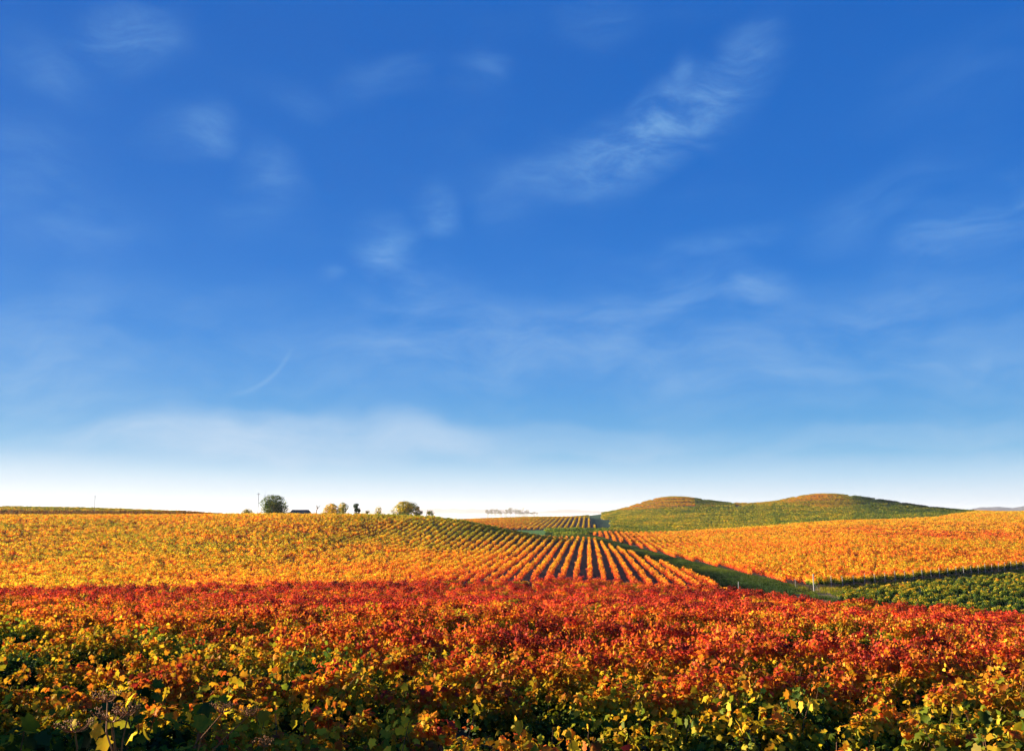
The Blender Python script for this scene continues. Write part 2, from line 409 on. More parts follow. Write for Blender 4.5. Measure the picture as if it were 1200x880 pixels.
def zone(x, y, h):
    """0 none, 1 A foreground, 2 B left hill, 3 C right field, 4 J green field, 5 F far rows, 6 D green slope, 7 hill one, 8 hill two, 9 left far ridge, 10 E green flat, 11 yellow flat"""
    px = pxh(x, y); d = y; r = h - CAMZ
    z = np.zeros(px.shape, int)
    fw = y > 3
    z[(d < 620) & (d > 425) & (px < 330) & (px > -800)] = 9
    z[(d > 765) & (d < 930) & (px > 430) & (px < 690)] = 11
    z[(d > 505) & (d < 760) & (px > 716) & (px < 1500)] = 6
    z[(d > 445) & (d <= 505) & (px > 716) & (px < 870)] = 6
    z[(d > 430) & (d < 474) & (px > 640) & (px < 716)] = 10
    z[(d > 395) & (d < 430) & (px > 650) & (px < 688)] = 10
    hillz = (d > 640) & (d < 960) & (px > 706) & (px < 1160)
    z[hillz] = 6
    z[hillz & (px < 868) & (r > 0.2 + (px - 700) * 0.035)] = 7
    z[hillz & (px >= 862) & (r > 5.0 + 2.0 * np.sin(px * .05))] = 8
    z[inpoly(px, d, F_POLY)] = 5
    z[inpoly(px, d, B_POLY)] = 2
    z[inpoly(px, d, C_POLY)] = 3
    z[inpoly(px, d, J_POLY)] = 4
    ae = a_edge(px)
    z[((z == 2) | (z == 4)) & (d < ae + np.where(z == 4, 5.0, 3.2))] = 0
    z[(d < ae)] = 1
    z[~fw] = 0
    return z
def vnoise(x, y, s, seed=0):
    """cheap smooth noise, about -1..1"""
    r = np.random.default_rng(seed); o = 0
    for i in range(6):
        a = r.uniform(0, 6.28); k = s * r.uniform(0.6, 1.9)
        o = o + np.sin((x * math.cos(a) + y * math.sin(a)) * k + r.uniform(0, 6.28))
    return o / 3.0

# ------------------------------------------------------------------ terrain
fa = np.radians(np.arange(-42, 42.001, 0.2)); ba = np.radians(np.linspace(42, 318, 130)[1:-1])
angs = np.concatenate([fa, ba]); na = len(angs)
rads = np.geomspace(1.2, 9000, 400); nr = len(rads)
gx = (np.sin(angs)[None, :] * rads[:, None]).ravel(); gy = (np.cos(angs)[None, :] * rads[:, None]).ravel()
gz = height(gx, gy)
gz = gz + np.clip(np.hypot(gx, gy) / 40, 0.2, 1) * 0.06 * vnoise(gx, gy, 0.9, 3)
gzn = zone(gx, gy, gz)
gpx = pxh(gx, gy)
GC = {0: (.05, .085, .022), 1: (.052, .050, .028), 2: (.055, .045, .033), 3: (.08, .06, .03), 4: (.03, .045, .018), 5: (.085, .05, .04), 6: (.06, .085, .022), 7: (.13, .10, .035), 8: (.13, .10, .035), 9: (.10, .09, .03), 10: (.06, .09, .02), 11: (.14, .14, .035)}
gcol = np.array([GC[i] for i in range(12)])[gzn]
front = (gzn == 0) & (gpx > 925) & (gy > a_edge(gpx)) & (gy < 260)
gcol[front] = (.19, .13, .07)
gcol[(gzn == 0) & (gy > 120) & (gpx < 925) & (gpx > 660) & (gy < 480)] = (.03, .075, .022)
gcol[(gzn == 0) & (gy > 375) & (gy < 480) & (gpx < 705)] = (.07, .17, .03)
gcol[(gzn == 0) & (gy > 480) & (gpx > 686) & (gpx < 720)] = (.02, .06, .03)
gcol[(gzn == 0) & (gy > 950)] = (.10, .11, .04)
z7 = ((gzn == 7) & (gpx > 822)) | ((gzn == 8) & (gpx > 1010)) | ((gzn == 6) & (gpx > 1010))  # right flanks dark green: partly own colour, partly painted shade
gcol[z7] = (.045, .08, .02)
verts = np.c_[gx, gy, gz]
c0 = len(verts); verts = np.vstack([verts, [[0, 0, height(0, 0)[0]]]]); gcol = np.vstack([gcol, [GC[1]]])
i = np.arange(nr - 1)[:, None] * na; j = np.arange(na)[None, :]; j2 = (j + 1) % na
quads = np.stack([(i + j).ravel(), (i + j2).ravel(), (i + na + j2).ravel(), (i + na + j).ravel()], 1)[:, ::-1]
cap = np.stack([np.full(na, c0), np.full(na, c0), (np.arange(na) + 1) % na, np.arange(na)], 1)
fz = gzn[quads[:, 0]]; fd = gy[quads[:, 0]]; fp = gpx[quads[:, 0]]; fr = np.hypot(gx, gy)[quads[:, 0]]
SET = np.zeros(len(quads), int)                                   # 0 ground
SET[(fz == 2) | (fz == 9) | ((fd > 112) & (fp < 560) & (fr < 900) & (fz != 1))] = 1
SET[(fz == 0) & (fd > 120) & (fp > 640) & (fp < 930) & (fd < 430)] = 2
SET[(fd > 640) & (fd < 1150) & (fp > 700) & (fp < 862)] = 3
SET[(fd > 560) & (fd < 1150) & (fp >= 862) & (fp < 1160)] = 4
SET[(fr > 1150)] = 5
for s_, nm in enumerate(('ground', 'hill', 'grass_strip', 'hill', 'hill', 'plain')):
    q = quads[SET == s_]
    used = np.unique(q); remap = np.zeros(len(verts), int)
    if s_ == 0: used = np.unique(np.append(used, [c0] + list(range(na))))
    remap[used] = np.arange(len(used))
    me = bpy.data.meshes.new(nm)
    fl = remap[q]
    if s_ == 0:
        me = mesh_np(nm, verts[used], [tuple(f) for f in fl] + [(remap[c0], remap[(a_ + 1) % na], remap[a_]) for a_ in range(na)], M_GROUND, {'gcol': ('FLOAT_VECTOR', gcol[used])}, True)
    else:
        me = mesh_np(nm, verts[used], fl, M_GROUND, {'gcol': ('FLOAT_VECTOR', gcol[used])}, True)
    tag(link(nm, me), kind='structure')
# ------------------------------------------------------------------ vines: meshes
def leaf_shape():
    """a lobed vine leaf, unit width about 1, stalk end at the origin, cupped; returns verts, faces"""
    o = [(0, 0), (.20, -.10), (.46, .06), (.38, .30), (.56, .50), (.30, .62), (0, .98), (-.30, .62), (-.56, .50), (-.38, .30), (-.46, .06), (-.20, -.10)]
    v = [(0.0, .34, .07)] + [(x, y, -.22 * abs(x) - .10 * (y - .3) ** 2 + (.05 if i % 2 else -.02)) for i, (x, y) in enumerate(o)]
    f = [(0, i + 1, (i + 1) % 12 + 1) for i in range(12)]
    return np.array(v), np.array(f)
LEAF_V, LEAF_F = leaf_shape()
def rot_mats(nrm, spin):
    n = nrm / np.linalg.norm(nrm, axis=1, keepdims=True)
    ref = np.where(np.abs(n[:, 2:3]) > 0.95, [[1.0, 0, 0]], [[0, 0, -1.0]])
    b = ref - n * (ref * n).sum(1, keepdims=True); b /= np.linalg.norm(b, axis=1, keepdims=True)   # leaf tip hangs down
    a = np.cross(b, n)
    c, s = np.cos(spin)[:, None], np.sin(spin)[:, None]
    a2 = a * c + b * s; b2 = -a * s + b * c
    return np.stack([a2, b2, n], 2)                                 # columns
def scatter_leaves(pos, nrm, size, r, kind):
    n = len(pos)
    if kind == 'full': V, Fc = LEAF_V, LEAF_F
    elif kind == 'mid': V, Fc = np.array([(0, 0, 0), (.5, .2, -.12), (.42, .62, -.10), (0, .95, -.05), (-.42, .62, -.10), (-.5, .2, -.12), (0, .4, .06)]), np.array([(6, 0, 1), (6, 1, 2), (6, 2, 3), (6, 3, 4), (6, 4, 5), (6, 5, 0)])
    else: V, Fc = np.array([(0, 0, 0), (.5, .45, -.1), (0, .95, 0), (-.5, .45, -.1)]), np.array([(0, 1, 2), (0, 2, 3)])
    M = rot_mats(nrm, r.normal(0, 0.8, n))
    L = V[None] * size[:, None, None] * np.stack([r.uniform(.8, 1.1, n), r.uniform(.8, 1.15, n), r.uniform(-1.2, 3.2, n)], 1)[:, None, :]
    W_ = np.einsum('nij,nkj->nki', M, L) + pos[:, None]
    Fa = Fc[None] + (np.arange(n) * len(V))[:, None, None]
    return W_.reshape(-1, 3), Fa.reshape(-1, 3), len(V)
def vine_cloud(r, n, L=1.35, W=1.1, H=1.75, low=0.35, slope=.36, fat=1.0):
    """leaf positions of one sprawling vine of row length L; x is along the row"""
    lobes = [(r.uniform(-L / 2, L / 2), r.uniform(-.22, .22) * W, r.uniform(.75, 1.3) * H / 1.75, r.uniform(.26, .46) * fat) for _ in range(9)]
    lobes += [(r.uniform(-L / 2, L / 2), r.uniform(-.45, .45) * W, r.uniform(.45, .8), r.uniform(.2, .36) * fat) for _ in range(5)]
    lobes += [(r.uniform(-L / 2, L / 2), r.uniform(-.3, .3) * W, r.uniform(1.35, 1.6) * H / 1.75, r.uniform(.10, .2)) for _ in range(5)]
    lobes = np.array(lobes); k = r.choice(len(lobes), n, p=lobes[:, 3] ** 2 / (lobes[:, 3] ** 2).sum())
    dirs = r.normal(0, 1, (n, 3)); dirs /= np.linalg.norm(dirs, axis=1, keepdims=True)
    rad = lobes[k, 3] * r.uniform(.62, 1.05, n) ** .6
    pos = lobes[k, :3] + dirs * rad[:, None] * np.array([1.15, 1.0, 1.0])
    pos[:, 2] = np.maximum(pos[:, 2], low * r.uniform(.5, 1, n))
    nrm = dirs * 1.0 + r.normal(0, .55, (n, 3)) + np.array([0, 0, .45])
    lt = (pos[:, 2] - 1.30) * slope + r.normal(0, .03, n) - .05 * (np.abs(pos[:, 1]) < .2)  # lower leaves shift hue: own greening plus shade put into the colour
    return pos, nrm, lt
def foliage_mesh(name, r, n, kind, size, **kw):
    pos, nrm, lt = vine_cloud(r, n, **kw)
    sz = size * r.uniform(.65, 1.25, n)
    v, f, k = scatter_leaves(pos, nrm, sz, r, kind)
    return mesh_np(name, v, f, M_LEAF, {'lt': ('FLOAT', np.repeat(lt, k))})
def shoots(mb, r, H=1.75):
    tips = []
    for _ in range(6):
        x0 = r.uniform(-.55, .55); y0 = r.uniform(-.15, .15); p = Vector((x0, y0, .8)); pts = [p]
        dx, dy = r.uniform(-.12, .12), r.uniform(-.12, .12)
        for q in range(4):
            p = p + Vector((dx + r.normal(0, .03), dy + r.normal(0, .03), .24)); pts.append(p)
        mb.tube(pts, [.008, .007, .006, .005, .003], 4); tips.append(pts)
    return tips
N0 = 10
V0, TR0, CN0 = [], [], []
for k in range(N0):
    r = np.random.default_rng(100 + k)
    mb = MB()
    tips = shoots(mb, r)
    CN0.append(mb.mesh('cane', M_CANE))
    pos, nrm, lt = vine_cloud(r, 1900, L=1.4, W=.62, H=1.75, slope=.75, fat=.8)
    ex = []
    for pts in tips:                                                # small leaves along the free shoot ends
        for p in pts[3:]:
            for _ in range(5): ex.append(tuple(p + Vector(r.normal(0, .07, 3))))
    ex = np.array(ex); pos = np.vstack([pos, ex]); nrm = np.vstack([nrm, r.normal(0, 1, ex.shape) + [0, 0, .4]]); lt = np.append(lt, np.full(len(ex), .06))
    v, f, kk = scatter_leaves(pos, nrm, .096 * r.uniform(.45, 1.35, len(pos)), r, 'full')
    V0.append(mesh_np('foliage', v, f, M_LEAF, {'lt': ('FLOAT', np.repeat(lt, kk))}))
    mb = MB(); x = 0; p = Vector((0, 0, -.15)); pts = [p]
    for q in range(5): p = p + Vector((r.normal(0, .035), r.normal(0, .03), .19)); pts.append(p)
    mb.tube(pts, [.05, .042, .036, .034, .036, .045], 7)
    for s_ in (-1, 1):
        mb.tube([p, p + Vector((s_ * .2, 0, .06)), p + Vector((s_ * .42, r.normal(0, .02), .05)), p + Vector((s_ * .62, 0, .07))], [.032, .026, .02, .014], 6)
    TR0.append(mb.mesh('trunk', M_BARK))
def proto(names, meshes):
    c = bpy.data.collections.new(names)
    for k, me in enumerate(meshes):
        o = bpy.data.objects.new('%s_source_%02d' % (names, k), me); c.objects.link(o)
    return c
r = np.random.default_rng(5)
P1 = [foliage_mesh('clump', np.random.default_rng(200 + k), 480, 'mid', .14, L=1.35, W=.62, H=1.75, slope=.50, fat=.82) for k in range(8)]
P2m = [vine_cloud(np.random.default_rng(300 + k), 80, 1.5, 1.0, 1.7, .2) for k in range(6)]
P2 = [foliage_mesh('clump', np.random.default_rng(300 + k), 150, 'quad', .24, L=1.2, W=.5, H=1.7, low=.2, slope=-.22, fat=.82) for k in range(6)]
P3 = [foliage_mesh('clump', np.random.default_rng(400 + k), 110, 'quad', .42, L=2.5, W=1.1, H=1.75, low=.2, slope=-.08) for k in range(5)]
C1, C2, C3 = proto('near_clump', P1), proto('middle_clump', P2), proto('far_clump', P3)

def field_object(name, pts, rotz, scl, idx, tint, coll):
    me = mesh_np(name, pts, np.zeros((0, 3), int), None, {'rz': ('FLOAT', rotz), 'scl': ('FLOAT', scl), 'tint': ('FLOAT_VECTOR', tint)})
    a = me.attributes.new('idx', 'INT', 'POINT'); a.data.foreach_set('value', idx.astype(np.int32))
    o = link(name, me)
    ng = bpy.data.node_groups.new(name + '_planting', 'GeometryNodeTree')
    ng.interface.new_socket('Geometry', in_out='INPUT', socket_type='NodeSocketGeometry')
    ng.interface.new_socket('Geometry', in_out='OUTPUT', socket_type='NodeSocketGeometry')
    N = ng.nodes; gi = N.new('NodeGroupInput'); go = N.new('NodeGroupOutput')
    ip = N.new('GeometryNodeInstanceOnPoints'); ci = N.new('GeometryNodeCollectionInfo')
    ci.inputs['Collection'].default_value = coll; ci.inputs['Separate Children'].default_value = True; ci.inputs['Reset Children'].default_value = True
    def na_(nm, ty):
        n = N.new('GeometryNodeInputNamedAttribute'); n.data_type = ty; n.inputs[0].default_value = nm; return n.outputs[0]
    cx = N.new('ShaderNodeCombineXYZ')
    L = ng.links.new
    L(gi.outputs[0], ip.inputs['Points']); L(ci.outputs[0], ip.inputs['Instance']); ip.inputs['Pick Instance'].default_value = True
    L(na_('idx', 'INT'), ip.inputs['Instance Index']); L(na_('rz', 'FLOAT'), cx.inputs[2]); L(cx.outputs[0], ip.inputs['Rotation']); L(na_('scl', 'FLOAT'), ip.inputs['Scale'])
    L(ip.outputs[0], go.inputs[0])
    o.modifiers.new('planting', 'NODES').node_group = ng
    return o

# ------------------------------------------------------------------ vine colours by place (plant colour, with some shade painted in)
def tints(x, y, z, zn, r):
    px = pxh(x, y); d = y; n = len(x)
    t = np.full(n, .5); s = np.full(n, .22); b = np.full(n, 1.0)
    big = vnoise(x, y, .05, 11); med = vnoise(x, y, .22, 12); sm = vnoise(x, y, 1.3, 13)
    m = zn == 1
    tt = np.interp(d, [5, 10, 14, 22, 34, 50, 75, 140], [.36, .41, .47, .535, .61, .685, .725, .745])
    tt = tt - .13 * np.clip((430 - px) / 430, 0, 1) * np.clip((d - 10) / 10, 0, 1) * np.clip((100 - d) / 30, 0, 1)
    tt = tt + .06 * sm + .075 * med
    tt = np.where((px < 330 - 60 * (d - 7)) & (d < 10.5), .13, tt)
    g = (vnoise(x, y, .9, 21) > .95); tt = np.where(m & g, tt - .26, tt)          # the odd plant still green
    t[m] = tt[m]; s[m] = np.interp(d, [6, 30, 60, 130], [.30, .26, .2, .17])[m]; b[m] = np.interp(d, [8, 14, 25, 60], [.62, .78, .95, 1.15])[m]  # nearest plants dimmed: shade of the front rows put into their colour
    m = zn == 2
    _, py = proj(x, y, z + 1.5)
    tt = np.interp(px, [-100, 100, 350, 470, 560, 640, 860], [.525, .525, .53, .53, .535, .58, .60])
    olive = np.exp(-((px - 520) / 110) ** 2) * np.clip((645 - py) / 20, 0, 1)
    tt = tt - .13 * olive + .09 * np.clip((py - 655) / 20, 0, 1) * np.clip((px - 350) / 150, 0, 1) * np.clip((760 - px) / 160, 0, 1)
    tt = tt + .06 * np.clip(1 - np.abs(py - 606) / 8, 0, 1) * (px < 250) + .04 * np.clip((py - 655) / 20, 0, 1) + .045 * med + .03 * big
    t[m] = tt[m]; s[m] = .10; b[m] = 1.2
    m = zn == 3
    tt = np.interp(py, [598, 612, 625, 650, 690], [.53, .55, .58, .595, .60]) + .03 * big + .035 * med
    tt = tt + .09 * np.exp(-((py - 624) / 9) ** 2) * np.clip((px - 930) / 80, 0, 1) * (0.6 + .5 * med) + .06 * np.clip((780 - px) / 60, 0, 1)
    tt = tt - .03 * np.clip((870 - px) / 60, 0, 1) * (py > 655)
    t[m] = tt[m]; s[m] = .11; b[m] = 1.08
    for zi, tv, sv, bv in ((4, .25, .26, 1.15), (5, .50, .12, 1), (6, .36, .16, 1.2), (7, .42, .14, .95), (8, .41, .14, .95), (9, .33, .26, .9), (10, .27, .12, 1.4), (11, .36, .12, .9)):
        m = zn == zi
        t[m] = tv + .05 * med[m] + .04 * big[m]; s[m] = sv; b[m] = bv
    m = (zn == 4) & (sm > .95); t[m] += .10
    m = (zn == 5); t[m] += (.08 * np.clip((640 - px) / 60, 0, 1))[m]
    m = (zn == 7); t[m] += (.05 * (np.sin(z * 2.6) > .3) - .20 * (px > 815) + .05)[m]  # right side greener: part own colour, part shade put in
    m = (zn == 8); t[m] += (-.22 * np.clip((px - 985) / 40, 0, 1) + .10 * np.exp(-((px - 960) / 30) ** 2) * (z > CAMZ + 9))[m]  # right flank greener, own colour mixed with painted hill shade
    m = (zn == 6) & (px > 1000); t[m] -= .08
    m = (zn == 9); t[m] += .08; b[m] = 1.15; m = (zn == 9) & (py > np.interp(px, [0, 240], [597.0, 598.6])); t[m] = .6; b[m] = .4
    b = b * np.where(zn == 1, r.uniform(.62, 1.22, n), r.uniform(.74, 1.18, n)); t = t + r.normal(0, .028, n)
    return np.c_[t, s, b]

def row_points(ang, spacing, step, box, jitter, r, off=0.0):
    """points on parallel rows; ang = row direction, radians from +Y towards +X"""
    dx, dy = math.sin(ang), math.cos(ang); nx, ny = dy, -dx
    x0, x1, y0, y1 = box
    cs = [(x, y) for x in (x0, x1) for y in (y0, y1)]
    us = [x * nx + y * ny for x, y in cs]; vs = [x * dx + y * dy for x, y in cs]
    ku = np.arange(math.floor(min(us) / spacing), math.ceil(max(us) / spacing) + 1); kv = np.arange(min(vs), max(vs), step)
    U, V_ = np.meshgrid(ku * spacing + off, kv, indexing='ij'); K = np.repeat(ku, len(kv))
    U = U.ravel(); V_ = V_.ravel() + np.repeat(r.uniform(0, step, len(ku)), len(kv))
    U = U + r.normal(0, jitter, U.shape); V_ = V_ + r.normal(0, step * .12, U.shape)
    x = U * nx + V_ * dx; y = U * ny + V_ * dy
    ok = (x > x0) & (x < x1) & (y > y0) & (y < y1)
    return x[ok], y[ok], K[ok]
TH = math.atan(90 / 1013)                                          # row direction shared by the hill and the right-hand field
VIEW = lambda px: (px > -620) & (px < 1620)
C2F = proto('field_clump', P2 + P1[:5])
def plant(name, label, zn_want, ang, spacing, step, box, coll, nvar, seed, gap=.03, extra=None, jit=.08, smul=1.0, far=None):
    r = np.random.default_rng(seed)
    x, y, K = row_points(ang, spacing, step, box, jit, r)
    z = height(x, y); zn = zone(x, y, z)
    ok = np.isin(zn, zn_want) & VIEW(pxh(x, y)) & (r.uniform(0, 1, len(x)) > gap)
    if extra is not None: ok &= extra(x, y, z, K)
    x, y, z, zn = x[ok], y[ok], z[ok], zn[ok]
    n = len(x)
    rz = math.pi / 2 - ang + r.normal(0, .12, n) + math.pi * r.integers(0, 2, n)
    sc = r.uniform(.74, 1.22, n) * smul; ix = r.integers(0, nvar, n)
    if far is not None: fr_ = far(x, y); ix = np.where(fr_, 6 + ix % 5, ix); sc = np.where(fr_, r.uniform(1.0, 1.25, n), sc)
    print(name, n)
    o = field_object(name, np.c_[x, y, z - .05], rz, sc, ix, tints(x, y, z, zn, r), coll)
    return tag(o, label, 'vineyard', kind='stuff')

# --- foreground field: the nearest 300 vines one by one, the rest as one planting
SLOPE = -.045
r = np.random.default_rng(41)
fx, fy, fk = [], [], []
NSTEP = 1.48; RSP = 2.9
for k in range(60):
    yy = 6.1 + k * RSP
    xs = np.arange(-1.15 * yy - 6, 1.0 * yy + 8, NSTEP) + r.uniform(0, NSTEP)
    xs = xs + r.normal(0, .08, len(xs)); ys = yy + xs * SLOPE + r.normal(0, .08, len(xs))
    fx.append(xs); fy.append(ys); fk.append(np.full(len(xs), k))
fx = np.concatenate(fx); fy = np.concatenate(fy); fk = np.concatenate(fk)
ok = (fy < a_edge(pxh(fx, fy))) & (fy > 2) & (r.uniform(0, 1, len(fx)) > .025)
fx, fy, fk = fx[ok], fy[ok], fk[ok]; fzv = height(fx, fy)
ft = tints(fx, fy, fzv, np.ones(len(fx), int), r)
ppx, ppy = proj(fx, fy, fzv + 1.4)
inview = (ppx > -25) & (ppx < 1225) & (ppy < 1000)
order = np.argsort(np.where(inview, np.hypot(fx, fy), 1e9))
near = set(order[:min(300, int(inview.sum()))].tolist())
rest = np.array([q not in near for q in range(len(fx))])
# further along and outside the frame: one planting
rx, ry, rzv = fx[rest], fy[rest], fzv[rest]
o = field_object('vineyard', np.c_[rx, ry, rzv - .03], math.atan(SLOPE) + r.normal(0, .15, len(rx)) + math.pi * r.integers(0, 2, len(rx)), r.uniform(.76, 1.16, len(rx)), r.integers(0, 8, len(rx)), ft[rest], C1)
tag(o, 'red and orange autumn vineyard filling the foreground slope beyond the nearest rows', 'vineyard', kind='stuff')
print('foreground', len(rx), len(near))
ORD = ['first', 'second', 'third', 'fourth', 'fifth', 'sixth', 'seventh', 'eighth', 'ninth', 'tenth', 'eleventh', 'twelfth', 'thirteenth', 'fourteenth', 'fifteenth', 'sixteenth', 'seventeenth', 'eighteenth', 'nineteenth', 'twentieth',
       'twenty-first', 'twenty-second', 'twenty-third', 'twenty-fourth', 'twenty-fifth', 'twenty-sixth', 'twenty-seventh', 'twenty-eighth', 'twenty-ninth', 'thirtieth', 'thirty-first', 'thirty-second', 'thirty-third', 'thirty-fourth', 'thirty-fifth', 'thirty-sixth', 'thirty-seventh', 'thirty-eighth', 'thirty-ninth', 'fortieth', 'forty-first', 'forty-second', 'forty-third', 'forty-fourth', 'forty-fifth', 'forty-sixth', 'forty-seventh', 'forty-eighth', 'forty-ninth', 'fiftieth']
def colour_word(t):
    return ('dark green' if t < .24 else 'yellow-green' if t < .36 else 'golden green' if t < .44 else 'golden yellow' if t < .51 else 'orange-gold' if t < .6 else 'orange' if t < .69 else 'orange-red' if t < .76 else 'red')
leaf_single = mesh_np('leaf', LEAF_V, LEAF_F, M_LEAF)
near_sorted = sorted(near, key=lambda q: (fk[q], fx[q]))
seen = {}
def leaf_parts(parent, tint, k, n, size, r, big=1.0):
    pos, nrm, lt = vine_cloud(np.random.default_rng(100 + k), n * 6, L=1.4, W=.62, H=1.75, slope=.75, fat=.8)
    cand = np.where((pos[:, 1] < .1) & (pos[:, 2] > .9))[0][:n]
    M = rot_mats(nrm[cand] + np.array([0, -.6, .2]), r.normal(0, .7, len(cand)))
    for q, c in enumerate(cand):
        o = bpy.data.objects.new('leaf', leaf_single); col.objects.link(o); o.parent = parent
        p = pos[c] * np.array([1.04, 1.1, 1.03])
        s_ = size * r.uniform(.7, 1.12) * big
        mt = Matrix([[*(M[q][a] * s_), p[a]] for a in range(3)] + [[0, 0, 0, 1]])
        o.matrix_local = mt
        o['tint'] = (float(tint[0] + lt[c] + .03), float(tint[1]), float(tint[2]))
def vine(x, y, z, rz, sc, k, tint, label, group, nleaf=0, big=1.0, r=r):
    root = link('grapevine', None, None, (x, y, z), rz, sc)
    tag(root, label, 'grapevine', group)
    link('trunk', TR0[k], root); link('cane', CN0[k], root)
    f = link('foliage', V0[k], root); f['kind'] = 'stuff'; f['tint'] = tuple(float(v) for v in tint)
    if nleaf: leaf_parts(root, tint, k, nleaf, .076, r, big)
    return root
rowc = {}
for q in near_sorted:
    k = int(fk[q]); rowc[k] = rowc.get(k, 0) + 1
    cw = colour_word(ft[q, 0])
    rowname = 'nearest row' if k == 0 else '%s row' % ORD[k]
    lab = '%s grapevine in the %s, %s from left' % (cw, rowname, ORD[rowc[k] - 1] if rowc[k] <= 50 else 'last')
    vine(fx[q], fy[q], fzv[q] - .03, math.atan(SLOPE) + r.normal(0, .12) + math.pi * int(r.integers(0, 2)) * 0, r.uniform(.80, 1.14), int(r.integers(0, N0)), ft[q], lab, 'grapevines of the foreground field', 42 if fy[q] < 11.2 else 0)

# --- hill rows that stand out one by one
def hill_rows():
    src = []
    for k in range(6):
        rr = np.random.default_rng(300 + k)
        pos, nrm, lt = vine_cloud(rr, 80, 1.4, .30, 1.5, .25, -.2, .88)
        v, f, kk = scatter_leaves(pos, nrm, .26 * rr.uniform(.65, 1.25, len(pos)), rr, 'quad'); src.append((v, f, np.repeat(lt, kk)))
    wide = []
    for k in range(6):
        rr = np.random.default_rng(340 + k); pos, nrm, lt = vine_cloud(rr, 100, 1.3, .46, 1.6, .2, -.2, .85)
        v, f, kk = scatter_leaves(pos, nrm, .24 * rr.uniform(.65, 1.25, len(pos)), rr, 'quad'); wide.append((v, f, np.repeat(lt, kk)))
    nx, ny = math.cos(TH), -math.sin(TH); r = np.random.default_rng(77)
    rows = list(range(-30, 10))
    for k in rows:
        v_ = np.arange(105, 385, 1.45) + r.uniform(0, 1.3); u = k * 2.3 + r.normal(0, .07, len(v_))
        x = u * nx + v_ * math.sin(TH); y = u * ny + v_ * math.cos(TH); z = height(x, y); zn = zone(x, y, z)
        ok = (zn == 2) & (r.uniform(0, 1, len(x)) > .045) & (y < np.interp(pxh(x, y), [430, 520, 600, 690], [352, 346, 350, 372]))
        x, y, z = x[ok], y[ok], z[ok]
        if len(x) < 8: continue
        t = tints(x, y, z, np.full(len(x), 2), r)
        V_, F_, LT, GT = [], [], [], []; b = 0; pw = min(1.0, max(0.0, (-20 - k) / 12))
        for a in range(len(x)):
            sv, sf, sl = (wide if r.uniform() < pw else src)[int(r.integers(0, 6))]; q = math.pi / 2 - TH + r.normal(0, .14); s_ = r.uniform(.72, 1.22)
            c, s2 = math.cos(q) * s_, math.sin(q) * s_
            V_.append(np.c_[sv[:, 0] * c - sv[:, 1] * s2 + x[a], sv[:, 0] * s2 + sv[:, 1] * c + y[a], sv[:, 2] * s_ + z[a] - .05])
            F_.append(sf + b); b += len(sv); LT.append(sl); GT.append(np.repeat(t[a:a + 1], len(sv), 0))
        me = mesh_np('vine_row', np.vstack(V_), np.vstack(F_), M_LEAF, {'lt': ('FLOAT', np.concatenate(LT)), 'gtint': ('FLOAT_VECTOR', np.vstack(GT))})
        o = link('vine_row', me); j = rows[-1] - k
        tag(o, 'long orange vine row on the hill, %s left of the grass strip' % ORD[j], 'vine row', 'vine rows running down the hillside')
    return rows
HR = hill_rows()
# --- the remaining fields, each one planting
plant('vineyard', 'golden yellow vineyard covering the broad hill on the left', [2], TH, 2.3, 1.6, (-470, 130, 100, 385), C2, 6, 1, jit=.03, extra=lambda x, y, z, K: (K < -30) | (K > 9))
plant('vineyard', 'bright orange vineyard on the right-hand slope above the posts', [3], TH, 2.55, 1.6, (-10, 330, 120, 330), C2F, 6, 2, gap=.02, far=lambda x, y: (pxh(x, y) > 935) & ~inpoly(pxh(x + 3.4, y - 3.8), y - 3.8, C_POLY))  # front-edge clumps darker low down: the edge's shade is in their colour
plant('vineyard', 'golden orange far part of the right-hand vineyard reaching the skyline', [3], TH, 2.6, 2.1, (-10, 800, 330, 940), C3, 5, 3, gap=.02)
plant('vineyard', 'dark green and yellow vineyard in the dip at the right edge', [4], R(64), 3.7, 1.4, (30, 330, 60, 330), C1, 8, 4, gap=.06, smul=.8)
plant('vineyard', 'small field of evenly spaced orange rows in the far valley', [5], TH, 3.4, 2.4, (-80, 90, 470, 770), C3, 5, 5, gap=.01, smul=.85, jit=.05)
plant('vineyard', 'green vineyard on the slope below the two hills', [6, 10], R(78), 3.4, 2.8, (0, 560, 390, 960), C3, 5, 6, gap=.03)
plant('vineyard', 'terraced orange and red vines on the left of the two hills', [7], R(84), 2.8, 1.6, (60, 260, 640, 960), C2, 6, 7, gap=.02, jit=.12, extra=lambda x, y, z, K: np.sin(z * 1.9 + 1.3 * np.sin(x * .03)) < .6)
plant('vineyard', 'gold and brown vines covering the right of the two hills', [8], R(84), 2.9, 1.7, (200, 560, 640, 960), C2, 6, 8, gap=.02, jit=.12, extra=lambda x, y, z, K: np.sin(z * 1.7 + 1.3 * np.sin(x * .03)) < .75)
plant('vineyard', 'low yellow-green vineyard on the skyline at the far left', [9], R(86), 3.6, 2.6, (-760, 0, 425, 620), C3, 5, 9, gap=.02)
plant('vineyard', 'flat yellow-green field beyond the small orange rows', [11], R(85), 4.0, 2.6, (-160, 90, 765, 930), C3, 5, 10, gap=.02, smul=.7)

def place(px, d):
    x = (px - 600) / 1013 * d
    return x, d, float(height(x, d)[0])
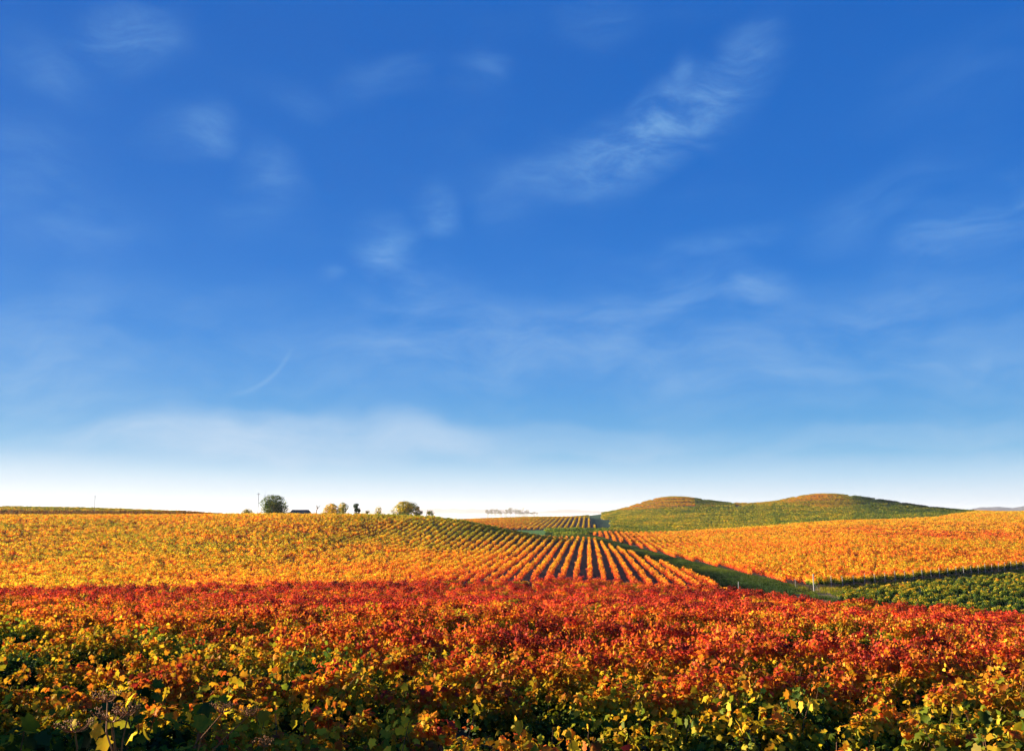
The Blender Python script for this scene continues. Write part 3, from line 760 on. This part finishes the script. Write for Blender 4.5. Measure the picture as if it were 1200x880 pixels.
# row-end posts along the lower edge of the right-hand field
def post_mesh(name, h, rad, mat, seed):
    r = np.random.default_rng(seed); mb = MB()
    mb.tube([(0, 0, -.3), (r.normal(0, .01), 0, h * .5), (r.normal(0, .02), r.normal(0, .02), h)], [rad, rad * .96, rad * .9], 8)
    mb.tube([(0, 0, h), (0, 0, h + .03)], [rad * .7, rad * .2], 8)
    return mb.mesh(name, mat)
PM = [post_mesh('post', 1.95, .055, M_POST, 50 + k) for k in range(4)]
r = np.random.default_rng(90)
nx, ny = math.cos(TH), -math.sin(TH)
posts = []
for k in range(10, 46):
    u = (k + .0) * 2.55
    for v_ in np.arange(120, 330, .25):                             # first point of the row that lies in the field
        x = u * nx + v_ * math.sin(TH); y = u * ny + v_ * math.cos(TH)
        if inpoly(np.array([pxh(np.array([x]), np.array([y]))[0]]), np.array([y]), C_POLY)[0]: posts.append((x, y)); break
posts = [p for p in posts if 955 < pxh(*p) < 1215]
for i, (x, y) in enumerate(posts):
    x -= math.sin(TH) * 1.2; y -= math.cos(TH) * 1.2
    o = link('vineyard_post', PM[i % 4], None, (x, y, float(height(x, y)[0])), r.uniform(0, 6), r.uniform(.9, 1.06))
    o.rotation_euler[0] = r.normal(0, .03); o.rotation_euler[1] = r.normal(0, .03)
    tag(o, 'grey row-end post, %s right of the white corner post' % ORD[i], 'post', 'row-end posts along the orange field')
x, y, z = place(949, 131)
root = link('corner_post', None, None, (x, y, z)); tag(root, 'tall white corner post where the orange field meets the track', 'post')
link('post', post_mesh('post', 2.55, .085, M_WHITE, 9), root)
mb = MB(); mb.tube([(0.05, 0.03, 1.3), (1.1, .9, 0.0)], .035, 6); link('brace', mb.mesh('brace', M_POST), root)
for px, d, h, lab in ((862, 128, 1.35, 'short pale post in the grass strip left of the orange field corner'), (928, 137, 1.5, 'short grey post just left of the tall white corner post')):
    x, y, z = place(px, d); o = link('vineyard_post', post_mesh('post', h, .05, M_WHITE if px < 900 else M_POST, px), None, (x, y, z)); tag(o, lab, 'post')

# grass of the wet strip and the track edges: nobody could count it
def tuft(seed, n, h):
    r = np.random.default_rng(seed); V_ = []; F_ = []
    for q in range(n):
        a = r.uniform(0, 6.28); x0, y0 = r.normal(0, .28, 2); hh = h * r.uniform(.5, 1.2); l = r.uniform(.1, .5) * hh; w_ = .03
        b = len(V_); V_ += [(x0 - w_ * math.sin(a), y0 + w_ * math.cos(a), 0), (x0 + w_ * math.sin(a), y0 - w_ * math.cos(a), 0), (x0 + l * math.cos(a), y0 + l * math.sin(a), hh)]; F_.append((b, b + 1, b + 2))
    return mesh_np('tuft', np.array(V_), np.array(F_), M_LEAF, {'lt': ('FLOAT', np.zeros(len(V_)))})
C4 = proto('grass_tuft', [tuft(700 + k, 60, .42) for k in range(4)])
r = np.random.default_rng(8)
gx_ = r.uniform(-20, 130, 90000); gy_ = r.uniform(95, 460, 90000); gh_ = height(gx_, gy_); gp = pxh(gx_, gy_)
ok = (zone(gx_, gy_, gh_) == 0) & (gp > 640) & (gp < 1230) & (vnoise(gx_, gy_, .5, 5) > -.9) & (gy_ > a_edge(gp))
trk = (gp > 925) & (r.uniform(0, 1, len(gp)) > .25)
ok &= ~trk
gx_, gy_, gh_, gp = gx_[ok], gy_[ok], gh_[ok], gp[ok]; n = len(gx_); print('grass', n)
tt = np.c_[.17 + .08 * vnoise(gx_, gy_, .15, 6) + .12 * (gp > 925), np.full(n, .08), r.uniform(.4, .85, n)]
tag(field_object('grass', np.c_[gx_, gy_, gh_ - .02], r.uniform(0, 6.28, n), r.uniform(.6, 1.3, n), r.integers(0, 4, n), tt, C4), 'dark green grass in the strip between the vineyards', 'grass', kind='stuff')

# utility poles on the skyline
def pole(px, d, h, label):
    x, y, z = place(px, d)
    root = link('utility_pole', None, None, (x, y, z)); tag(root, label, 'pole')
    mb = MB(); mb.tube([(0, 0, -.5), (0, 0, h)], [.15, .09], 8); link('pole', mb.mesh('pole', M_POST), root)
    mb = MB(); mb.box((0, -.12, h - .5), (1.5, .1, .12)); arm = link('crossarm', mb.mesh('crossarm', M_POST), root)
    for q in (-.6, 0, .6):
        mb = MB(); mb.tube([(q, -.12, h - .44), (q, -.12, h - .22)], [.05, .035], 8); link('insulator', mb.mesh('insulator', M_WHITE), arm)
pole(110, 470, 10.0, 'thin utility pole on the skyline at the far left')
pole(302, 372, 10.8, 'thin utility pole just left of the round dark tree')

# ------------------------------------------------------------------ trees
def crown_mesh(seed, w_, h, n, leaf, lobes=14, base=.25, flat=1.0):
    r = np.random.default_rng(seed); P_ = []; N_ = []
    cs = []
    for q in range(lobes):
        a = r.uniform(0, 6.283); zz = r.uniform(base, .93); rr_ = math.sqrt(max(0, 1 - ((zz - .42) / .62) ** 2)) * .62 * r.uniform(.35, 1)
        cs.append((math.cos(a) * rr_ * w_ / 2 * 1.05, math.sin(a) * rr_ * w_ / 2, zz * h, r.uniform(.12, .29) * min(w_, h * 1.4)))
    cs = np.array(cs); k = r.integers(0, lobes, n)
    dirs = r.normal(0, 1, (n, 3)); dirs /= np.linalg.norm(dirs, axis=1, keepdims=True)
    pos = cs[k, :3] + dirs * (cs[k, 3] * r.uniform(.7, 1.06, n))[:, None]
    q_ = np.sqrt((pos[:, 0] / (w_ * .52)) ** 2 + (pos[:, 1] / (w_ * .52)) ** 2 + ((pos[:, 2] - .45 * h) / (.55 * h)) ** 2)
    sh = np.where(q_ > 1, (1 + (q_ - 1) * .5) / q_, 1.0); ctr = np.array([0, 0, .45 * h]); pos = ctr + (pos - ctr) * sh[:, None]
    pos[:, 2] = np.maximum(pos[:, 2], .02 * h)
    lt = r.normal(0, .03, n)
    v, f, kk = scatter_leaves(pos, dirs + r.normal(0, .5, (n, 3)) + [0, 0, .3], leaf * r.uniform(.6, 1.3, n), r, 'quad')
    return mesh_np('crown', v, f, M_LEAF, {'lt': ('FLOAT', np.repeat(lt, kk))})
def trunk_mesh(seed, w_, h, lim=6, up=.75):
    r = np.random.default_rng(seed); mb = MB(); rad = .035 * h
    top = Vector((r.normal(0, .03) * h, 0, h * up)); mid = Vector((r.normal(0, .02) * h, 0, h * .35))
    mb.tube([(0, 0, -.6), mid, top], [rad, rad * .75, rad * .25], 8)
    for q in range(lim):
        a = 6.283 * q / lim + r.uniform(-.4, .4); s_ = mid.lerp(top, r.uniform(0, .7)); L_ = w_ * .36 * r.uniform(.7, 1.1)
        e = s_ + Vector((math.cos(a) * L_, math.sin(a) * L_, L_ * r.uniform(.4, 1.0)))
        m_ = s_.lerp(e, .5) + Vector((0, 0, -.06 * L_)); mb.tube([s_, m_, e], [rad * .45, rad * .3, rad * .1], 6)
        for _ in range(3):
            b = m_.lerp(e, r.uniform(.2, 1)); mb.tube([b, b + Vector((r.normal(0, .3), r.normal(0, .3), abs(r.normal(0, .4)) + .15)) * L_ * .6], [rad * .14, rad * .05], 4)
    return mb.mesh('trunk', M_BARK)
def tree(name, px, d, top, wpx, tint, label, seed, n=2600, leaf=.42, cat='tree', group=None, bare=False, lobes=14, base=.2):
    x, y, z = place(px, d)
    zt = CAMZ + at(px, top, d)[2]; h = zt - z; w_ = wpx / 1000 * d
    root = link(name, None, None, (x, y, z), 0); tag(root, label, cat, group)
    link('trunk', trunk_mesh(seed, w_, h, 9 if bare else 6, .92 if bare else .75), root)
    if not bare or n:
        c = link('crown', crown_mesh(seed + 1, w_, h, n, leaf, lobes, base), root); c['tint'] = tint
    return root
tree('round_tree', 321, 374, 582.3, 34, (.22, .2, 1.05), 'round dark green tree standing alone on the skyline', 501, 7000, .48, lobes=22)
tree('shrub', 290, 376, 597.0, 16, (.34, .2, .8), 'low pale shrub left of the utility pole beside the round tree', 503, 900, .4, 'shrub')
tree('bare_tree', 371, 380, 590.5, 14, (.45, .2, .8), 'thin nearly bare tree between the shed roof and the yellow bush', 505, 60, .3, bare=True)
tree('bushy_tree', 386, 378, 591.5, 27, (.45, .2, 1.2), 'wide yellow-green tree on the skyline right of the bare tree', 507, 3600)
tree('bushy_tree', 402, 384, 589.3, 16, (.38, .22, 1.15), 'taller olive tree leaning at the right end of the yellow tree', 509, 1600)
tree('small_tree', 418, 380, 589.0, 11, (.16, .18, .8), 'small dark green upright tree between two yellow clumps', 511, 1300)
tree('shrub', 431, 378, 597.0, 8, (.4, .2, .9), 'tiny golden shrub right of the small dark green tree', 513, 400, .35, 'shrub')
tree('shrub', 443, 380, 593.0, 13, (.4, .2, 1.1), 'small yellow-green bush left of the large olive tree', 515, 900, .35, 'shrub')
tree('bushy_tree', 475, 376, 589.3, 36, (.38, .22, 1.2), 'large olive green tree with flat rounded crown on the skyline', 517, 5600, .45, lobes=18)
tree('bushy_tree', 490, 372, 592.5, 14, (.50, .2, 1.0), 'brownish orange tree at the right side of the large olive tree', 519, 1300)
tree('shrub', 503, 368, 597.0, 15, (.37, .15, 1.0), 'low yellow bush, last in line where the hill drops', 521, 1000, .35, 'shrub')
# a tree added just outside the frame to shade the bottom-left vines
tx, ty = -26.5, 18.0; tz = float(height(tx, ty)[0])
root = link('added_shade_tree', None, None, (tx, ty, tz)); tag(root, 'unseen leafy tree added for shade beyond the left side of the picture', 'tree')
link('trunk', trunk_mesh(801, 7.0, 10.0, 8), root)
c = link('crown', crown_mesh(802, 7.2, 10.6, 13000, .30, 34, .1), root); c['tint'] = (.2, .2, .9)
# shed whose roof shows over the crest
x, y, z = place(352, 400)
root = link('farm_shed', None, None, (x, y, z)); tag(root, 'low farm shed with a dark grey roof right of the round tree', 'shed')
zt = CAMZ + at(352, 597.1, 400)[2] - z
mb = MB(); mb.box((0, 0, (zt - 1.6) / 2), (8.4, 6, zt - 1.6)); wall = link('wall', mb.mesh('wall', M_WALL), root)
mb = MB(); hh = zt - 1.6
mb.add([(-4.6, -3.4, hh - .1), (4.6, -3.4, hh - .1), (4.6, 3.4, hh - .1), (-4.6, 3.4, hh - .1), (-3.9, 0, zt), (3.9, 0, zt)], [(0, 1, 5, 4), (2, 3, 4, 5), (1, 2, 5), (3, 0, 4), (3, 2, 1, 0)])
link('roof', mb.mesh('roof', M_ROOF), root)
for q in (-2.6, 0, 2.6):
    mb = MB(); mb.box((q, -3.02, hh * .62), (1.0, .08, .9)); link('window', mb.mesh('window', M_GLASS), wall)

# far trees standing in the mist
r = np.random.default_rng(33)
FT = [(571, 597.0, 4), (576, 595.2, 4), (581, 596.0, 5), (587, 595.4, 6), (593, 595.8, 4), (598, 594.8, 5), (604, 595.8, 5), (609, 596.0, 4), (613, 594.6, 5), (618, 597.2, 6), (626, 599.2, 6)]
for i, (px, top, wp) in enumerate(FT):
    tree('far_tree', px, 1750 + 40 * float(r.uniform(-1, 1)), top, wp * 1.9, (.3, .2, .5), 'hazy tree in the distant misty row, %s from the left' % ORD[i], 600 + i * 2, 420, 1.5, group='distant trees in the mist', lobes=9, base=.3)

# distant ranges
def range_mesh(name, px0, px1, d, tops, seed, depth=700):
    xs = np.linspace(px0, px1, 90); r_ = np.random.default_rng(seed)
    t_ = np.interp(xs, [p for p, _ in tops], [q for _, q in tops])
    V_ = []; prof = [(0, 0), (.25, .55), (.5, 1), (.75, .6), (1, 0)]
    for a, (k, f_) in enumerate(prof):
        for b, px in enumerate(xs):
            dd = d + depth * (k - .5); X = (px - 600) / 1013 * dd
            top_z = CAMZ + at(px, t_[b] + .25 * math.sin(b * .9 + seed) + .15 * math.sin(b * 2.3), d)[2]
            base_ = CAMZ + PLAIN - 6
            V_.append((X, dd, base_ + (top_z - base_) * f_ * (1 if a == 2 else r_.uniform(.9, 1.05))))
    n = len(xs); Fq = [(a * n + b, a * n + b + 1, (a + 1) * n + b + 1, (a + 1) * n + b) for a in range(4) for b in range(n - 1)]
    me = mesh_np(name, V_, Fq, M_STONE, None, True); return tag(link(name, me), kind='structure')
range_mesh('mountains', 1080, 1420, 7800, [(1080, 603), (1128, 598), (1150, 594.5), (1168, 593.6), (1185, 595), (1205, 592.5), (1300, 591), (1420, 600)], 1, 1200)
range_mesh('distant_hills', 380, 640, 3300, [(380, 603), (430, 597.5), (500, 596), (560, 596.3), (600, 597.5), (640, 603)], 2)
range_mesh('distant_hills', 620, 760, 5200, [(620, 602), (640, 598), (665, 596.4), (700, 598.5), (740, 600), (760, 603)], 3)

# ------------------------------------------------------------------ dry umbels in front
def umbel_head(rays, mb_r, mb_s, c, R_, up, r):
    for q in range(rays):
        a = 6.283 * q / rays + r.uniform(-.3, .3); rr_ = R_ * r.uniform(.35, 1.1)
        e = c + Vector((math.cos(a) * rr_, math.sin(a) * rr_, up + .25 * rr_ * r.uniform(.6, 1.2)))
        mb_r.tube([c, c.lerp(e, .55) + Vector((0, 0, -.01)), e], [.003, .0026, .002], 4)
        for s_ in range(6):
            t_ = e + Vector((r.normal(0, .011), r.normal(0, .011), r.uniform(.0, .018)))
            mb_s.blob(tuple(t_), float(r.uniform(.0025, .005)), 4)
def umbel_plant(stem_px, heads, d, label, seed):
    r = np.random.default_rng(seed)
    bx, by, bz = place(stem_px, d)
    root = link('dry_umbel_weed', None, None, (bx, by, bz)); tag(root, label, 'weed', 'dried umbel weeds at the lower left')
    def rel(px, py, dd):
        x, y, z = at(px, py, dd); return Vector((x - bx, y - by, z + CAMZ - bz))
    j = rel(stem_px, 905, d)
    mb = MB(); mb.tube([(0, 0, -.1), (r.normal(0, .03), 0, j.z * .5), j], [.012, .009, .006], 6)
    for px, py, dd, R_ in heads:
        e = rel(px, py, dd); m_ = j.lerp(e, .5) + Vector((r.normal(0, .015), 0, .02)); mb.tube([j, m_, e], [.006, .0045, .0035], 6)
    link('stem', mb.mesh('stem', M_DRY), root)
    for px, py, dd, R_ in heads:
        e = rel(px, py, dd); h = link('umbel', None, root, tuple(e))
        a, b = MB(), MB(); umbel_head(15, a, b, Vector((0, 0, 0)), R_, R_ * .25, r)
        link('ray', a.mesh('ray', M_DRY), h); link('seed_cluster', b.mesh('seed_cluster', M_DRY), h)
umbel_plant(86, [(88, 858, 4.3, .085)], 4.3, 'dried umbel weed with one flat head at the bottom left', 1)
umbel_plant(140, [(132, 846, 4.4, .10), (150, 838, 4.5, .08), (126, 822, 4.6, .07)], 4.4, 'dried umbel weed with three crowded heads beside yellow leaves', 2)
umbel_plant(226, [(262, 834, 4.7, .06), (292, 838, 4.8, .05)], 4.7, 'thin dried umbel weed leaning right with two sparse heads', 3)
umbel_plant(306, [(310, 874, 4.6, .05)], 4.6, 'short dried umbel weed with one small head near the bottom edge', 4)
# bright yellow vines close to the lens
r = np.random.default_rng(12)
for px, d, k, lab in ((158, 5.0, 3, 'bright yellow young vine among the dried umbel weeds, bottom left'), (480, 6.8, 6, 'bright yellow-green vine shoot at the bottom edge left of centre')):
    x, y, z = place(px, d)
    root = link('young_vine', None, None, (x, y, z), 0, 1.0); tag(root, lab, 'grapevine')
    zt = CAMZ + at(px, 846, d)[2] - z
    mb = MB(); pts = [Vector((0, 0, -.1))]
    for q in range(7): pts.append(Vector((r.normal(0, .03), r.normal(0, .03), zt * (q + 1) / 7)))
    mb.tube(pts, [.014, .013, .011, .009, .008, .006, .005, .003], 6); link('cane', mb.mesh('cane', M_CANE), root)
    for q in range(52):
        o = bpy.data.objects.new('leaf', leaf_single); col.objects.link(o); o.parent = root
        b = pts[int(r.integers(4, 8))]; p = b + Vector(r.normal(0, .085, 3)); s_ = (.085 if px < 300 else .07) * r.uniform(.6, 1.2)
        Mq = rot_mats(np.array([r.normal(0, .6, 3) + [-.5, -.7, .3]]), np.array([r.normal(0, .8)]))[0]
        o.matrix_local = Matrix([[*(Mq[a] * s_), p[a]] for a in range(3)] + [[0, 0, 0, 1]])
        o['tint'] = (.43, .12, 1.1)

# ------------------------------------------------------------------ air
def air(name, lo, hi, dens, color, aniso, label):
    mb = MB(); mb.box([(a + b) / 2 for a, b in zip(lo, hi)], [b - a for a, b in zip(lo, hi)])
    m, t, out = material(name + '_air')
    v = t.new('ShaderNodeVolumePrincipled'); v.inputs['Color'].default_value = (*color, 1); v.inputs['Density'].default_value = dens; v.inputs['Anisotropy'].default_value = aniso
    t.l.new(v.outputs[0], out.inputs['Volume'])
    o = link(name, mb.mesh(name, m)); o['kind'] = 'stuff'; o['label'] = label
    return o
air('haze', (-9100, -9100, -2), (9100, 9100, 95), 0.00004, (.86, .92, 1.0), .2, 'thin pale haze over the whole countryside')
air('mist', (-900, 1250, -1), (400, 2600, CAMZ - 3.0), 0.0018, (.97, .98, 1.0), .3, 'white bank of mist lying in the far valley')
air('mist', (-1000, 1300, CAMZ - 2.9), (500, 2900, CAMZ + 9), 0.00045, (1.0, .95, .95), .3, 'thin pink upper mist around the distant trees')
